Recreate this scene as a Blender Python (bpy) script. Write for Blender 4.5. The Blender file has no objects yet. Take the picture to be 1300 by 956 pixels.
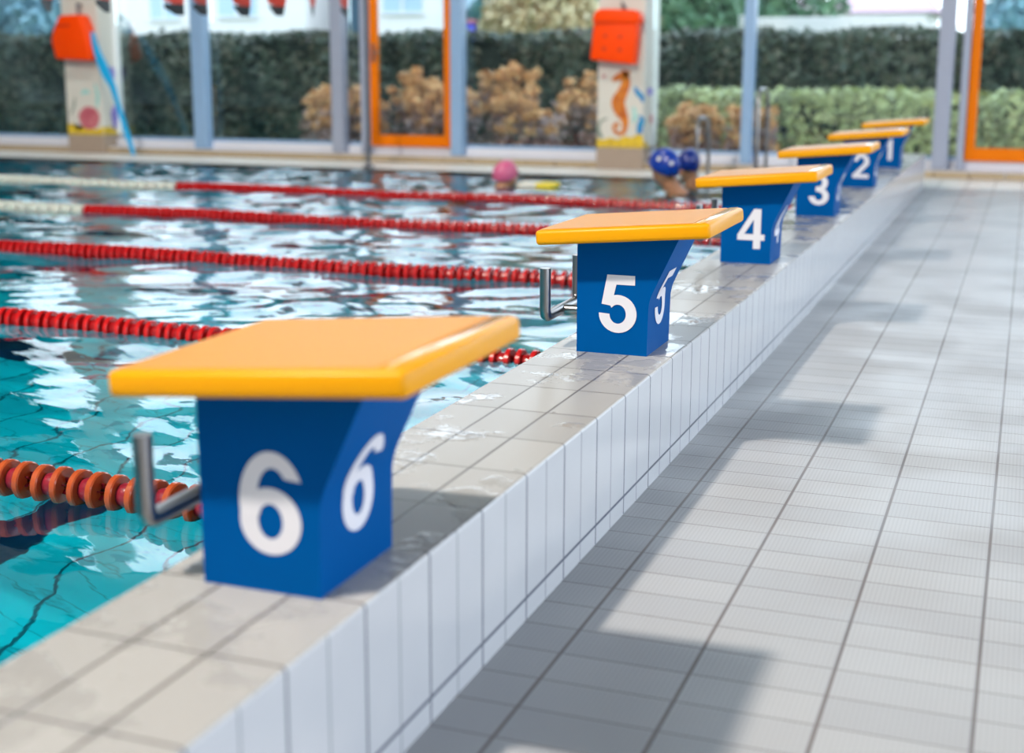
import bpy, bmesh, math, random
import numpy as np
from mathutils import Vector, Matrix

random.seed(7)
rng = np.random.default_rng(7)
SC = bpy.context.scene
COL = SC.collection
PI = math.pi

# ------------------------------------------------------------------ helpers
def lin(r, g, b):
    f = lambda c: (c / 255 / 12.92) if c / 255 <= 0.04045 else ((c / 255 + 0.055) / 1.055) ** 2.4
    return (f(r), f(g), f(b), 1.0)

def link(o):
    COL.objects.link(o)
    return o

def mesh_obj(name, me, mat=None, parent=None, loc=None):
    o = bpy.data.objects.new(name, me)
    if mat is not None:
        for m in (mat if isinstance(mat, (list, tuple)) else [mat]):
            me.materials.append(m)
    if parent is not None:
        o.parent = parent
    if loc is not None:
        o.location = loc
    return link(o)

def from_bm(name, bm, mat=None, parent=None, loc=None, smooth=False, sharp=None):
    bmesh.ops.recalc_face_normals(bm, faces=bm.faces)
    me = bpy.data.meshes.new(name)
    bm.to_mesh(me)
    bm.free()
    if smooth:
        for p in me.polygons:
            p.use_smooth = True
        if sharp is not None:
            me.set_sharp_from_angle(angle=math.radians(sharp))
    return mesh_obj(name, me, mat, parent, loc)

def pydata(name, v, f, mat=None, parent=None, loc=None, smooth=False):
    me = bpy.data.meshes.new(name)
    me.from_pydata([tuple(map(float, p)) for p in v], [], [tuple(q) for q in f])
    if smooth:
        for p in me.polygons:
            p.use_smooth = True
    return mesh_obj(name, me, mat, parent, loc)

def tag(o, label=None, cat=None, group=None, kind=None):
    if label: o['label'] = label
    if cat: o['category'] = cat
    if group: o['group'] = group
    if kind: o['kind'] = kind
    return o

def empty(name, loc, label, cat, group=None, rz=0.0):
    o = bpy.data.objects.new(name, None)
    o.empty_display_size = 0.1
    o.location = loc
    o.rotation_euler = (0, 0, rz)
    link(o)
    return tag(o, label, cat, group)

def add_box(bm, x0, x1, y0, y1, z0, z1, bevel=0.0, seg=2, mi=0):
    r = bmesh.ops.create_cube(bm, size=1.0)
    vs = r['verts']
    for v in vs:
        v.co.x = x0 + (v.co.x + .5) * (x1 - x0)
        v.co.y = y0 + (v.co.y + .5) * (y1 - y0)
        v.co.z = z0 + (v.co.z + .5) * (z1 - z0)
    fs = list({f for v in vs for f in v.link_faces})
    for f in fs: f.material_index = mi
    if bevel > 0:
        es = list({e for v in vs for e in v.link_edges})
        b = bmesh.ops.bevel(bm, geom=es, offset=bevel, segments=seg, profile=0.5, affect='EDGES')
        for f in b['faces']: f.material_index = mi
    return vs

def box(name, x0, x1, y0, y1, z0, z1, mat, parent=None, bevel=0.0, seg=2):
    bm = bmesh.new()
    add_box(bm, x0, x1, y0, y1, z0, z1, bevel, seg)
    return from_bm(name, bm, mat, parent)

def add_tube(bm, pts, radii, n=12, caps=True, mi=0):
    pts = [Vector(p) for p in pts]
    if not isinstance(radii, (list, tuple)): radii = [radii] * len(pts)
    rings = []
    up = None
    for i, p in enumerate(pts):
        if i == 0: t = pts[1] - pts[0]
        elif i == len(pts) - 1: t = pts[-1] - pts[-2]
        else:
            a = (pts[i] - pts[i - 1]).normalized(); b = (pts[i + 1] - pts[i]).normalized(); t = a + b
        t.normalize()
        if up is None:
            up = Vector((0, 0, 1)) if abs(t.z) < .9 else Vector((1, 0, 0))
        a = t.cross(up)
        if a.length < 1e-6: a = t.cross(Vector((0, 1, 0)))
        a.normalize(); b = a.cross(t).normalized(); up = b
        # keep the tube's width through a mitre
        k = 1.0
        if 0 < i < len(pts) - 1:
            c = (pts[i] - pts[i - 1]).normalized().dot(t)
            k = 1.0 / max(c, .6)
        ring = []
        bend = None
        if 0 < i < len(pts) - 1:
            bend = ((pts[i + 1] - pts[i]).normalized() - (pts[i] - pts[i - 1]).normalized())
            bend = bend.normalized() if bend.length > 1e-4 else None
        for j in range(n):
            th = 2 * PI * j / n
            d = (a * math.cos(th) + b * math.sin(th)) * radii[i]
            if bend is not None:
                d += bend * d.dot(bend) * (k - 1)
            ring.append(bm.verts.new(p + d))
        rings.append(ring)
    for r0, r1 in zip(rings, rings[1:]):
        for j in range(n):
            f = bm.faces.new((r0[j], r0[(j + 1) % n], r1[(j + 1) % n], r1[j])); f.material_index = mi; f.smooth = True
    if caps:
        f = bm.faces.new(list(reversed(rings[0]))); f.material_index = mi
        f = bm.faces.new(rings[-1]); f.material_index = mi

def tube(name, pts, r, mat, parent=None, n=12):
    bm = bmesh.new()
    add_tube(bm, pts, r, n)
    me = bpy.data.meshes.new(name)
    bmesh.ops.recalc_face_normals(bm, faces=bm.faces)
    bm.to_mesh(me); bm.free()
    me.set_sharp_from_angle(angle=math.radians(50))
    return mesh_obj(name, me, mat, parent)

def arc_pts(c, r, a0, a1, n, f):
    return [f(c[0] + r * math.cos(math.radians(a0 + (a1 - a0) * i / n)),
              c[1] + r * math.sin(math.radians(a0 + (a1 - a0) * i / n))) for i in range(n + 1)]

# ------------------------------------------------------------------ node helpers
class NT:
    def __init__(self, name):
        self.m = bpy.data.materials.new(name)
        self.m.use_nodes = True
        self.t = self.m.node_tree
        self.t.nodes.clear()
        self.out = self.t.nodes.new('ShaderNodeOutputMaterial')
    def n(self, typ, **kw):
        nd = self.t.nodes.new(typ)
        for k, v in kw.items():
            if k == 'inp':
                for kk, vv in v.items():
                    s = nd.inputs[kk]
                    if isinstance(vv, bpy.types.NodeSocket): self.t.links.new(vv, s)
                    else: s.default_value = vv
            else: setattr(nd, k, v)
        return nd
    def math(self, op, a, b=None, c=None):
        nd = self.t.nodes.new('ShaderNodeMath'); nd.operation = op
        for i, v in enumerate((a, b, c)):
            if v is None: continue
            if isinstance(v, bpy.types.NodeSocket): self.t.links.new(v, nd.inputs[i])
            else: nd.inputs[i].default_value = v
        return nd.outputs[0]
    def mix(self, fac, a, b):
        nd = self.t.nodes.new('ShaderNodeMix'); nd.data_type = 'RGBA'
        for s, v in ((nd.inputs[0], fac), (nd.inputs[6], a), (nd.inputs[7], b)):
            if isinstance(v, bpy.types.NodeSocket): self.t.links.new(v, s)
            else: s.default_value = v
        return nd.outputs[2]
    def rng(self, v, a, b, c=0.0, d=1.0, smooth=True):
        nd = self.t.nodes.new('ShaderNodeMapRange')
        nd.interpolation_type = 'SMOOTHSTEP' if smooth else 'LINEAR'
        self.t.links.new(v, nd.inputs[0])
        for i, x in enumerate((a, b, c, d)): nd.inputs[i + 1].default_value = x
        return nd.outputs[0]
    def pos(self, obj=False):
        if obj:
            p = self.n('ShaderNodeTexCoord').outputs['Object']
        else:
            p = self.n('ShaderNodeNewGeometry').outputs['Position']
        s = self.n('ShaderNodeSeparateXYZ'); self.t.links.new(p, s.inputs[0])
        return p, s.outputs[0], s.outputs[1], s.outputs[2]
    def noise(self, vec, scale, detail=2.0, rough=.5, sx=None):
        if sx is not None:
            mp = self.n('ShaderNodeMapping'); mp.inputs['Scale'].default_value = sx
            self.t.links.new(vec, mp.inputs[0]); vec = mp.outputs[0]
        nd = self.n('ShaderNodeTexNoise', inp={'Scale': scale, 'Detail': detail, 'Roughness': rough})
        self.t.links.new(vec, nd.inputs['Vector'])
        return nd.outputs[0]
    def line(self, v, origin, period, width):
        d = self.math('PINGPONG', self.math('SUBTRACT', v, origin), period / 2)
        return self.rng(d, width * .3, width * .75, 1.0, 0.0)
    def cell(self, v, origin, period):
        return self.math('FLOOR', self.math('DIVIDE', self.math('SUBTRACT', v, origin), period))
    def principled(self, **inp):
        b = self.n('ShaderNodeBsdfPrincipled', inp=inp)
        self.t.links.new(b.outputs[0], self.out.inputs[0])
        return b
    def bump(self, h, strength=.3, dist=.002):
        nd = self.n('ShaderNodeBump', inp={'Strength': strength, 'Distance': dist})
        self.t.links.new(h, nd.inputs['Height'])
        return nd.outputs[0]

def plain(name, rgb, rough=.5, metal=0.0, coat=0.0, var=.06, vscale=8.0, bump=0.0, spec=.5):
    n = NT(name)
    p, *_ = n.pos(True)
    v = n.noise(p, vscale, 3.0)
    c = lin(*rgb)
    dk = tuple(x * (1 - var) for x in c[:3]) + (1,)
    lt = tuple(min(1, x * (1 + var)) for x in c[:3]) + (1,)
    d = {'Base Color': n.mix(v, dk, lt), 'Roughness': rough, 'Metallic': metal, 'Coat Weight': coat, 'Coat Roughness': .15,
         'Specular IOR Level': spec}
    if bump: d['Normal'] = n.bump(n.noise(p, 220.0, 2.0), bump, .001)
    n.principled(**d)
    return n.m

# ------------------------------------------------------------------ measured layout (metres)
CAM_H = 1.145
F_PX = 1721.03
X_RISER, X_POOL = -0.917, -1.300
Z_LEDGE = 0.3195
Y_LEDGE_END = 13.83
Y_POOL0, Y_POOL1 = -0.15, 13.85
X_POOL_END = -26.3
Z_WATER = -0.02
POOL_DEPTH = 1.75
Y_WALL = 14.92
LANES = [1.906, 3.864, 5.862, 7.862, 9.870, 11.880]     # block centres, numbers 6 .. 1
ROPES = [2.90, 4.92, 6.90, 8.96, 11.02]

# ------------------------------------------------------------------ materials
def mat_deck():
    n = NT('deck_tile')
    p, x, y, z = n.pos()
    x0, px, y0, py = -0.7958, 0.2602, 2.2688, 0.12232
    gx = n.line(x, x0, px, .0068); gy = n.line(y, y0, py, .0042)
    g = n.math('MAXIMUM', gx, n.math('MULTIPLY', gy, .75))
    cx, cy = n.cell(x, x0, px), n.cell(y, y0, py)
    cv = n.n('ShaderNodeCombineXYZ', inp={0: cx, 1: cy})
    wn = n.n('ShaderNodeTexWhiteNoise', noise_dimensions='2D'); n.t.links.new(cv.outputs[0], wn.inputs['Vector'])
    rib = n.math('SINE', n.math('MULTIPLY', x, 2 * PI / 0.01))
    st = n.noise(p, 1.4, 4.0)
    t = n.mix(wn.outputs[0], lin(160, 162, 166), lin(169, 171, 174))
    t = n.mix(n.rng(rib, -.9, .3, .16, 0.0), t, lin(110, 113, 120))
    t = n.mix(n.rng(st, .45, .75, 0.0, .22), t, lin(146, 150, 158))
    t = n.mix(n.rng(y, 13.6, 13.95), t, lin(238, 238, 236))  # glare on the strip before the far windows, put into the tile colour
    gcol = n.mix(n.noise(p, 9.0, 2.0), lin(112, 100, 94), lin(78, 76, 80))
    c = n.mix(g, t, gcol)
    h = n.math('SUBTRACT', n.math('MULTIPLY', rib, .25), n.math('MULTIPLY', g, 1.6))
    rough = n.rng(n.noise(p, 2.3, 3.0), .35, .7, .34, .5)
    n.principled(**{'Base Color': c, 'Roughness': rough, 'Normal': n.bump(h, .35, .0015)})
    return n.m

def mat_ledge():
    n = NT('ledge_tile')
    p, x, y, z = n.pos()
    nrm = n.n('ShaderNodeNewGeometry').outputs['Normal']
    ns = n.n('ShaderNodeSeparateXYZ'); n.t.links.new(nrm, ns.inputs[0])
    top = n.rng(ns.outputs[2], .55, .75)
    y0, py = 2.5247, .24576
    # the walked-on top: three columns of square tiles
    gx = n.line(x, -1.0445, .1275, .006)
    inner = n.math('LESS_THAN', x, -.955)
    gx = n.math('MULTIPLY', gx, n.math('MULTIPLY', inner, n.math('GREATER_THAN', x, -1.24)))
    gy = n.line(y, y0, py, .005)
    gt = n.math('MAXIMUM', gx, gy)
    wn = n.n('ShaderNodeTexWhiteNoise', noise_dimensions='2D')
    cv = n.n('ShaderNodeCombineXYZ', inp={0: n.cell(x, -1.0445, .1275), 1: n.cell(y, y0, py)})
    n.t.links.new(cv.outputs[0], wn.inputs['Vector'])
    ct = n.mix(wn.outputs[0], lin(160, 160, 160), lin(171, 171, 170))
    # the riser: narrow upright white tiles over a cove course
    ry = n.line(y, y0, py, .006)
    ry2 = n.math('MULTIPLY', n.line(y, y0, py / 2, .0045), .62)
    rz = n.line(z, .048, 10.0, .007)
    gr = n.math('MAXIMUM', n.math('MAXIMUM', ry, ry2), rz)
    cr = n.mix(n.noise(p, 5.0, 3.0), lin(184, 187, 193), lin(197, 199, 203))
    g = n.mix(top, gr, gt)
    c = n.mix(top, cr, ct)
    c = n.mix(g, c, n.mix(top, lin(80, 86, 102), lin(96, 92, 90)))
    # water left lying on the top tiles
    wet = n.rng(n.noise(p, 4.2, 5.0, .62), .52, .60)
    wet = n.math('MULTIPLY', wet, top)
    c = n.mix(n.math('MULTIPLY', wet, .18), c, lin(120, 120, 122))
    r = n.mix(wet, (.34, .34, .34, 1), (.06, .06, .06, 1))
    r = n.mix(top, (.16, .16, .16, 1), r)
    h = n.math('MULTIPLY', g, -1.0)
    hw = n.math('ADD', h, n.math('MULTIPLY', n.noise(p, 160.0, 2.0), n.mix(wet, (.25,) * 3 + (1,), (.05,) * 3 + (1,))))
    hw = n.math('ADD', hw, n.math('MULTIPLY', wet, n.math('MULTIPLY', n.noise(p, 24.0, 3.0), 5.0)))
    n.principled(**{'Base Color': c, 'Roughness': r, 'Normal': n.bump(hw, .4, .0012)})
    return n.m

def mat_basin():
    n = NT('pool_tile')
    p, x, y, z = n.pos()
    gx = n.line(x, -1.3, .25, .012)
    gy = n.math('MULTIPLY', n.line(y, 0.0, .125, .008), .45)
    g = n.math('MAXIMUM', gx, gy)
    st = None
    for yc in LANES:
        d = n.math('ABSOLUTE', n.math('SUBTRACT', y, yc))
        s = n.math('MULTIPLY', n.math('LESS_THAN', d, .16), n.math('LESS_THAN', x, -3.3))
        cap = n.math('MULTIPLY', n.math('LESS_THAN', d, .45), n.math('LESS_THAN', n.math('ABSOLUTE', n.math('SUBTRACT', x, -3.42)), .12))
        s = n.math('MAXIMUM', s, cap)
        st = s if st is None else n.math('MAXIMUM', st, s)
    st = n.math('MULTIPLY', st, n.math('LESS_THAN', z, -1.5))
    c = n.mix(n.noise(p, 3.0, 2.0), lin(8, 196, 222), lin(24, 214, 234))
    c = n.mix(g, c, lin(8, 92, 112))
    c = n.mix(st, c, lin(16, 34, 72))
    n.principled(**{'Base Color': c, 'Roughness': .35})
    return n.m

def mat_water():
    n = NT('pool_water')
    p, x, y, z = n.pos()
    # ripples run across the lanes; the swimmers stir the far end
    mp = n.n('ShaderNodeMapping'); mp.inputs['Rotation'].default_value = (0, 0, math.radians(25)); n.t.links.new(p, mp.inputs[0])
    h = n.math('ADD', n.noise(mp.outputs[0], 9.0, 1.5, .5, (.28, 1.0, 1)), n.math('MULTIPLY', n.noise(mp.outputs[0], 20.0, 2.0, .5, (.5, 1.0, 1)), .15))
    bp = n.n('ShaderNodeBump', inp={'Distance': .034, 'Height': h, 'Strength': .10})
    nb = bp.outputs[0]
    fr = n.n('ShaderNodeFresnel', inp={'IOR': 1.333, 'Normal': nb})
    rf = n.n('ShaderNodeBsdfRefraction', inp={'Color': (.36, .97, .99, 1), 'Roughness': 0.0, 'IOR': 1.333, 'Normal': nb})
    gl = n.n('ShaderNodeBsdfGlossy', inp={'Color': (1, 1, 1, 1), 'Roughness': 0.02, 'Normal': nb})
    mx = n.n('ShaderNodeMixShader')
    n.t.links.new(fr.outputs[0], mx.inputs[0]); n.t.links.new(rf.outputs[0], mx.inputs[1]); n.t.links.new(gl.outputs[0], mx.inputs[2])
    n.t.links.new(mx.outputs[0], n.out.inputs[0])
    return n.m

def mat_glass():
    n = NT('window_glass')
    lw = n.n('ShaderNodeFresnel', inp={'IOR': 1.5})
    tr = n.n('ShaderNodeBsdfTransparent', inp={'Color': (.955, .985, .985, 1)})
    gl = n.n('ShaderNodeBsdfGlossy', inp={'Color': (.85, 1, 1, 1), 'Roughness': 0.0})
    mx = n.n('ShaderNodeMixShader')
    n.t.links.new(lw.outputs[0], mx.inputs[0]); n.t.links.new(tr.outputs[0], mx.inputs[1]); n.t.links.new(gl.outputs[0], mx.inputs[2])
    n.t.links.new(mx.outputs[0], n.out.inputs[0])
    return n.m

def mat_grip():
    n = NT('grip_surface')
    p, x, y, z = n.pos(True)
    a = n.math('SINE', n.math('MULTIPLY', x, 2 * PI / .006))
    b = n.math('SINE', n.math('MULTIPLY', y, 2 * PI / .009))
    h = n.math('MULTIPLY', n.math('ADD', a, 1.0), n.math('ADD', b, 1.4))
    c = n.mix(n.rng(h, .4, 2.6), lin(206, 138, 34), lin(224, 158, 54))
    n.principled(**{'Base Color': c, 'Roughness': .4, 'Specular IOR Level': .22, 'Normal': n.bump(h, .25, .001)})
    return n.m

def mat_float(name, c0, c1, transl=.15):
    n = NT(name)
    p, *_ = n.pos(True)
    b = n.principled(**{'Base Color': n.mix(n.noise(p, 30.0), lin(*c0), lin(*c1)), 'Roughness': .22, 'Coat Weight': .4,
                        'Coat Roughness': .08, 'Subsurface Weight': transl, 'Subsurface Radius': (.02, .006, .004), 'Subsurface Scale': .3})
    return n.m

def mat_leaf(name, a, b, c, scale=3.0):
    n = NT(name)
    p, *_ = n.pos()
    oi = n.n('ShaderNodeNewGeometry').outputs['Random Per Island']
    col = n.mix(n.noise(p, scale, 3.0), lin(*a), lin(*b))
    col = n.mix(n.rng(oi, .5, 1.0, 0.0, .8), col, lin(*c))
    n.principled(**{'Base Color': col, 'Roughness': .55, 'Transmission Weight': 0.0})
    return n.m

def mat_fade(name, a, b):
    n = NT(name)
    p, *_ = n.pos(True)
    n.principled(**{'Base Color': n.mix(n.rng(n.noise(p, 14.0, 4.0), .35, .65), lin(*a), lin(*b)), 'Roughness': .6})
    return n.m

M = dict(
    deck=mat_deck(), ledge=mat_ledge(), basin=mat_basin(), water=mat_water(), glass=mat_glass(), grip=mat_grip(),
    blue=plain('blue_gelcoat', (0, 78, 145), .45, var=.03, vscale=3.0, spec=.02),
    yellow=plain('yellow_gelcoat', (228, 156, 0), .36, var=.03, vscale=3.0, spec=.22),
    strip=plain('glossy_edge_strip', (228, 160, 20), .16, var=.02, coat=.6),
    number=plain('white_vinyl', (216, 217, 226), .45, var=.02),
    steel=plain('brushed_steel', (150, 150, 152), .28, metal=1.0, var=.05, vscale=30.0),
    wire=plain('steel_wire', (150, 145, 140), .35, metal=1.0),
    red=mat_float('red_float', (190, 18, 22), (214, 30, 30)),
    reddk=mat_float('red_drum', (146, 12, 18), (170, 18, 22)),
    faded=mat_float('faded_float', (162, 64, 28), (190, 90, 42)),
    drumm=mat_float('drum_float', (120, 22, 40), (150, 34, 54)),
    white=mat_float('white_float', (206, 214, 206), (224, 228, 220)),
    kerb=plain('beige_kerb_tile', (170, 152, 124), .4, var=.12, vscale=5.0),
    sill=plain('white_sill', (214, 216, 226), .35, var=.03),
    alu=plain('grey_aluminium', (150, 158, 178), .4, var=.04),
    alu_blue=plain('pale_blue_aluminium', (136, 168, 204), .4, var=.04),
    alu_dark=plain('dark_grey_steel', (84, 92, 104), .4, metal=.3),
    orange_door=plain('orange_lacquer', (226, 116, 0), .4, var=.03, spec=.15),
    orange_box=plain('orange_plastic', (255, 72, 0), .5, var=.04, spec=.15),
    orange_dk=plain('orange_plastic_seam', (196, 44, 0), .5),
    plaster=plain('pale_plaster', (206, 204, 196), .7, var=.05, vscale=4.0),
    plaster_base=plain('taupe_base_tile', (158, 142, 128), .5, var=.06),
    ceiling=plain('grey_ceiling', (96, 104, 108), .8),
    beam=plain('grey_header', (156, 168, 172), .8),
    rope_blue=plain('blue_webbing', (6, 170, 230), .6, var=.1, vscale=20.0),
    flag_red=plain('red_pennant', (196, 52, 30), .6, var=.2, vscale=14.0),
    flag_blk=plain('black_pennant', (26, 34, 40), .6),
    cord=plain('grey_cord', (120, 124, 128), .6),
    skin=plain('skin', (196, 140, 106), .45, var=.06, vscale=16.0),
    cap_blue=plain('blue_latex', (8, 56, 158), .3, coat=.3, var=.05),
    cap_blue2=plain('navy_latex', (6, 40, 128), .3, coat=.3, var=.05),
    cap_pink=plain('pink_latex', (205, 96, 138), .35, coat=.2, var=.15, vscale=9.0),
    foam=plain('yellow_foam', (236, 216, 60), .6),
    foam_w=plain('white_foam', (232, 232, 222), .6),
    eye=plain('dark_goggle', (22, 24, 30), .2),
    hedge=mat_leaf('hedge_leaves', (32, 64, 50), (88, 94, 76), (118, 114, 98), .9),
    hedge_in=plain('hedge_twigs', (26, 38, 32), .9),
    hedge_top=mat_leaf('pale_hedge_leaves', (170, 184, 128), (200, 206, 150), (140, 140, 112), 2.5),
    dry=mat_leaf('dry_flower_heads', (230, 178, 116), (194, 140, 98), (250, 212, 152), 4.0),
    drystem=plain('dry_stems', (110, 86, 78), .9, var=.2),
    mauve=mat_leaf('mauve_stems', (176, 148, 140), (140, 122, 124), (200, 168, 148), 4.0),
    grass=plain('lawn', (86, 128, 92), .9, var=.25, vscale=1.0),
    wallw=plain('white_render', (232, 222, 220), .8, var=.03),
    winb=plain('blue_grey_window', (176, 196, 214), .3),
    roofm=plain('mauve_roof', (186, 152, 164), .8, var=.06),
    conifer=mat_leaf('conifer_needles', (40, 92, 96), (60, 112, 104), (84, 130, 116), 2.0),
    greenl=mat_leaf('green_leaves', (58, 98, 72), (84, 122, 84), (104, 138, 96), 2.0),
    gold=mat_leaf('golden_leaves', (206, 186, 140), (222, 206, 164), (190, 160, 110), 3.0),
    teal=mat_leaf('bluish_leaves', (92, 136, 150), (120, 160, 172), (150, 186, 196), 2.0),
    bark=plain('bark', (90, 78, 70), .9, var=.15),
    slate=plain('slate_cladding', (62, 92, 112), .7),
    violet=plain('violet_plastic', (84, 84, 214), .5),
    p_orange=mat_fade('seahorse_orange', (214, 128, 24), (176, 84, 20)),
    p_yellow=mat_fade('sand_yellow', (222, 190, 40), (190, 158, 40)),
    p_blue=mat_fade('paint_blue', (24, 112, 184), (30, 150, 190)),
    p_teal=mat_fade('paint_teal', (120, 196, 196), (160, 214, 206)),
    p_pink=mat_fade('paint_pink', (176, 78, 96), (196, 116, 124)),
    p_dark=mat_fade('paint_grey_green', (96, 118, 108), (140, 150, 140)),
    p_violet=mat_fade('paint_violet', (112, 112, 190), (150, 130, 200)),
)

# ------------------------------------------------------------------ the setting
def ss(t): return t * t * (3 - 2 * t)

# deck: walkway on the right, strip in front of the far windows
bm = bmesh.new()
add_box(bm, X_RISER - .05, 6.0, -4.0, Y_LEDGE_END + .02, -.25, 0)
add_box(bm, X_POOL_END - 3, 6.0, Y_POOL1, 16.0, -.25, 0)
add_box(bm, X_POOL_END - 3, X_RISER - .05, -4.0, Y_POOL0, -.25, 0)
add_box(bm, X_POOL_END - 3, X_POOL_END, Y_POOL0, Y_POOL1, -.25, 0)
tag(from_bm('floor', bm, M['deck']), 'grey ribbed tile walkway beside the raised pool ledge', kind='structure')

# raised ledge carrying the starting blocks
bm = bmesh.new()
vs = add_box(bm, X_POOL, X_RISER, -2.0, Y_LEDGE_END, -.3, Z_LEDGE)
es = [e for e in bm.edges if all(v.co.z > .3 for v in e.verts)]
bmesh.ops.bevel(bm, geom=es, offset=.009, segments=3, profile=.5, affect='EDGES')
tag(from_bm('wall_ledge', bm, M['ledge'], smooth=True, sharp=35), 'raised pale tiled ledge under the starting blocks', kind='structure')

# pool basin
x0, x1, y0, y1, zb = X_POOL_END, X_POOL, Y_POOL0, Y_POOL1, -POOL_DEPTH
v = [(x0, y0, 0), (x1, y0, 0), (x1, y1, 0), (x0, y1, 0), (x0, y0, zb), (x1, y0, zb), (x1, y1, zb), (x0, y1, zb)]
f = [(4, 5, 6, 7), (0, 1, 5, 4), (1, 2, 6, 5), (2, 3, 7, 6), (3, 0, 4, 7)]
basin_obj = pydata('floor_pool_basin', v, f, M['basin']); basin_obj.cycles.is_caustics_receiver = True
tag(basin_obj, 'turquoise tiled pool basin with dark lane stripes', kind='structure')

# water: a real rippled surface
SHORT = .10
def water():
    xs = np.concatenate([np.linspace(X_POOL_END, -14.0, 26)[:-1], np.arange(-14.0, X_POOL + 1e-6, .03)])
    xs[-1] = X_POOL
    ys = np.arange(Y_POOL0, Y_POOL1 + 1e-6, .028); ys[-1] = Y_POOL1
    X, Y = np.meshgrid(xs, ys)
    Z = np.zeros_like(X)
    r = np.random.default_rng(21)
    def waves(n_, l0, l1, slope, spread):
        W = np.zeros_like(X)
        for k in range(n_):
            lam = l0 * (l1 / l0) ** r.random()
            th = r.normal(PI / 2 + .4, spread)
            ph = r.random() * 2 * PI
            kx, ky = 2 * PI / lam * math.cos(th), 2 * PI / lam * math.sin(th)
            W += slope * math.sqrt(2 / n_) * lam / (2 * PI) * np.sin(kx * X + ky * Y + ph + .5 * np.sin(.9 * X + .7 * Y + ph))
        return W
    calm = .75 + .45 * np.sin(.9 * X + .4 * Y + 1.0) * np.sin(.5 * X - .8 * Y + .5)
    far = ss(np.clip((Y - 3.2) / 5.5, 0, 1))
    Z = waves(30, .32, 1.8, .055, .7) * calm * (1 - .35 * far) + waves(46, .17, .6, SHORT, .38) * (.12 + .88 * far) + Z_WATER
    nx, ny = len(xs), len(ys)
    co = np.stack([X, Y, Z], -1).reshape(-1, 3)
    idx = np.arange(nx * ny).reshape(ny, nx)
    q = np.stack([idx[:-1, :-1], idx[:-1, 1:], idx[1:, 1:], idx[1:, :-1]], -1).reshape(-1, 4)
    me = bpy.data.meshes.new('water')
    me.vertices.add(len(co)); me.vertices.foreach_set('co', co.ravel())
    me.loops.add(q.size); me.loops.foreach_set('vertex_index', q.ravel().astype(np.int32))
    me.polygons.add(len(q)); me.polygons.foreach_set('loop_start', (np.arange(len(q)) * 4).astype(np.int32))
    me.update(calc_edges=True)
    me.polygons.foreach_set('use_smooth', np.ones(len(q), bool))
    me.update()
    o = mesh_obj('water', me, M['water'])
    o.cycles.is_caustics_caster = True
    tag(o, 'clear turquoise pool water with gentle ripples', kind='structure')
water()

# far wall: kerb, sill, posts, glass, doors, header
bm = bmesh.new()
xx = -17.0
while xx < 5.9:
    add_box(bm, xx + .004, xx + .346, Y_WALL, Y_WALL + .22, 0, .072, .006, 1)
    xx += .35
tag(from_bm('baseboard_far', bm, M['kerb']), 'beige tiled kerb along the foot of the far windows', kind='structure')
bm = bmesh.new()
add_box(bm, -17, 6, Y_WALL + .05, Y_WALL + .5, .07, .085)
add_box(bm, -17, 6, Y_WALL + .2, Y_WALL + .32, .085, .18, .01)
tag(from_bm('trim_sill', bm, M['sill']), 'white sill below the far windows', kind='structure')
Y_GL = Y_WALL + .26
Z_HEAD = 5.0
Z_ROOF = 9.0

def window(n, xa, xb, posts, label):
    root = bpy.data.objects.new('window_%d' % n, None); link(root)
    root.location = ((xa + xb) / 2, Y_GL, .18)
    tag(root, label, None, kind='structure')
    ox, oz = root.location.x, .18
    bm = bmesh.new(); add_box(bm, xa - ox, xb - ox, -.008, .008, 0, Z_HEAD - oz)
    from_bm('pane', bm, M['glass'], root)
    bm = bmesh.new(); add_box(bm, xa - ox, xb - ox, -.03, .03, 0, .035); add_box(bm, xa - ox, xb - ox, -.03, .03, Z_HEAD - oz - .06, Z_HEAD - oz)
    from_bm('rail', bm, M['alu_blue'], root)
    for (px, w, m) in posts:
        bm = bmesh.new(); add_box(bm, px - w / 2 - ox, px + w / 2 - ox, -.2, -.04, .09 - oz, Z_HEAD - oz, .008, 1)
        from_bm('mullion', bm, M[m], root)

window(1, -17.0, -11.9, [(-14.6, .18, 'alu')], 'leftmost window, left of the pillar with the pink shell painting')
window(2, -11.25, -9.82, [(-9.91, .19, 'alu_blue')], 'window just right of the pillar with the pink shell painting')
window(3, -9.80, -7.86, [(-7.94, .16, 'alu')], 'window left of the slim pane beside the orange door')
window(4, -7.84, -7.56, [(-7.57, .10, 'alu')], 'slim window pane at the hinge side of the whole orange door')
window(5, -6.44, -4.60, [(-6.36, .15, 'alu_blue')], 'window between the whole orange door and the seahorse pillar')
window(6, -4.02, -.87, [(-2.91, .115, 'alu_blue'), (-.86, .16, 'alu')], 'wide window right of the seahorse pillar, with one slim post')
window(7, -.78, -.68, [(-.66, .07, 'alu')], 'narrow glass strip left of the cut off orange door')

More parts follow.
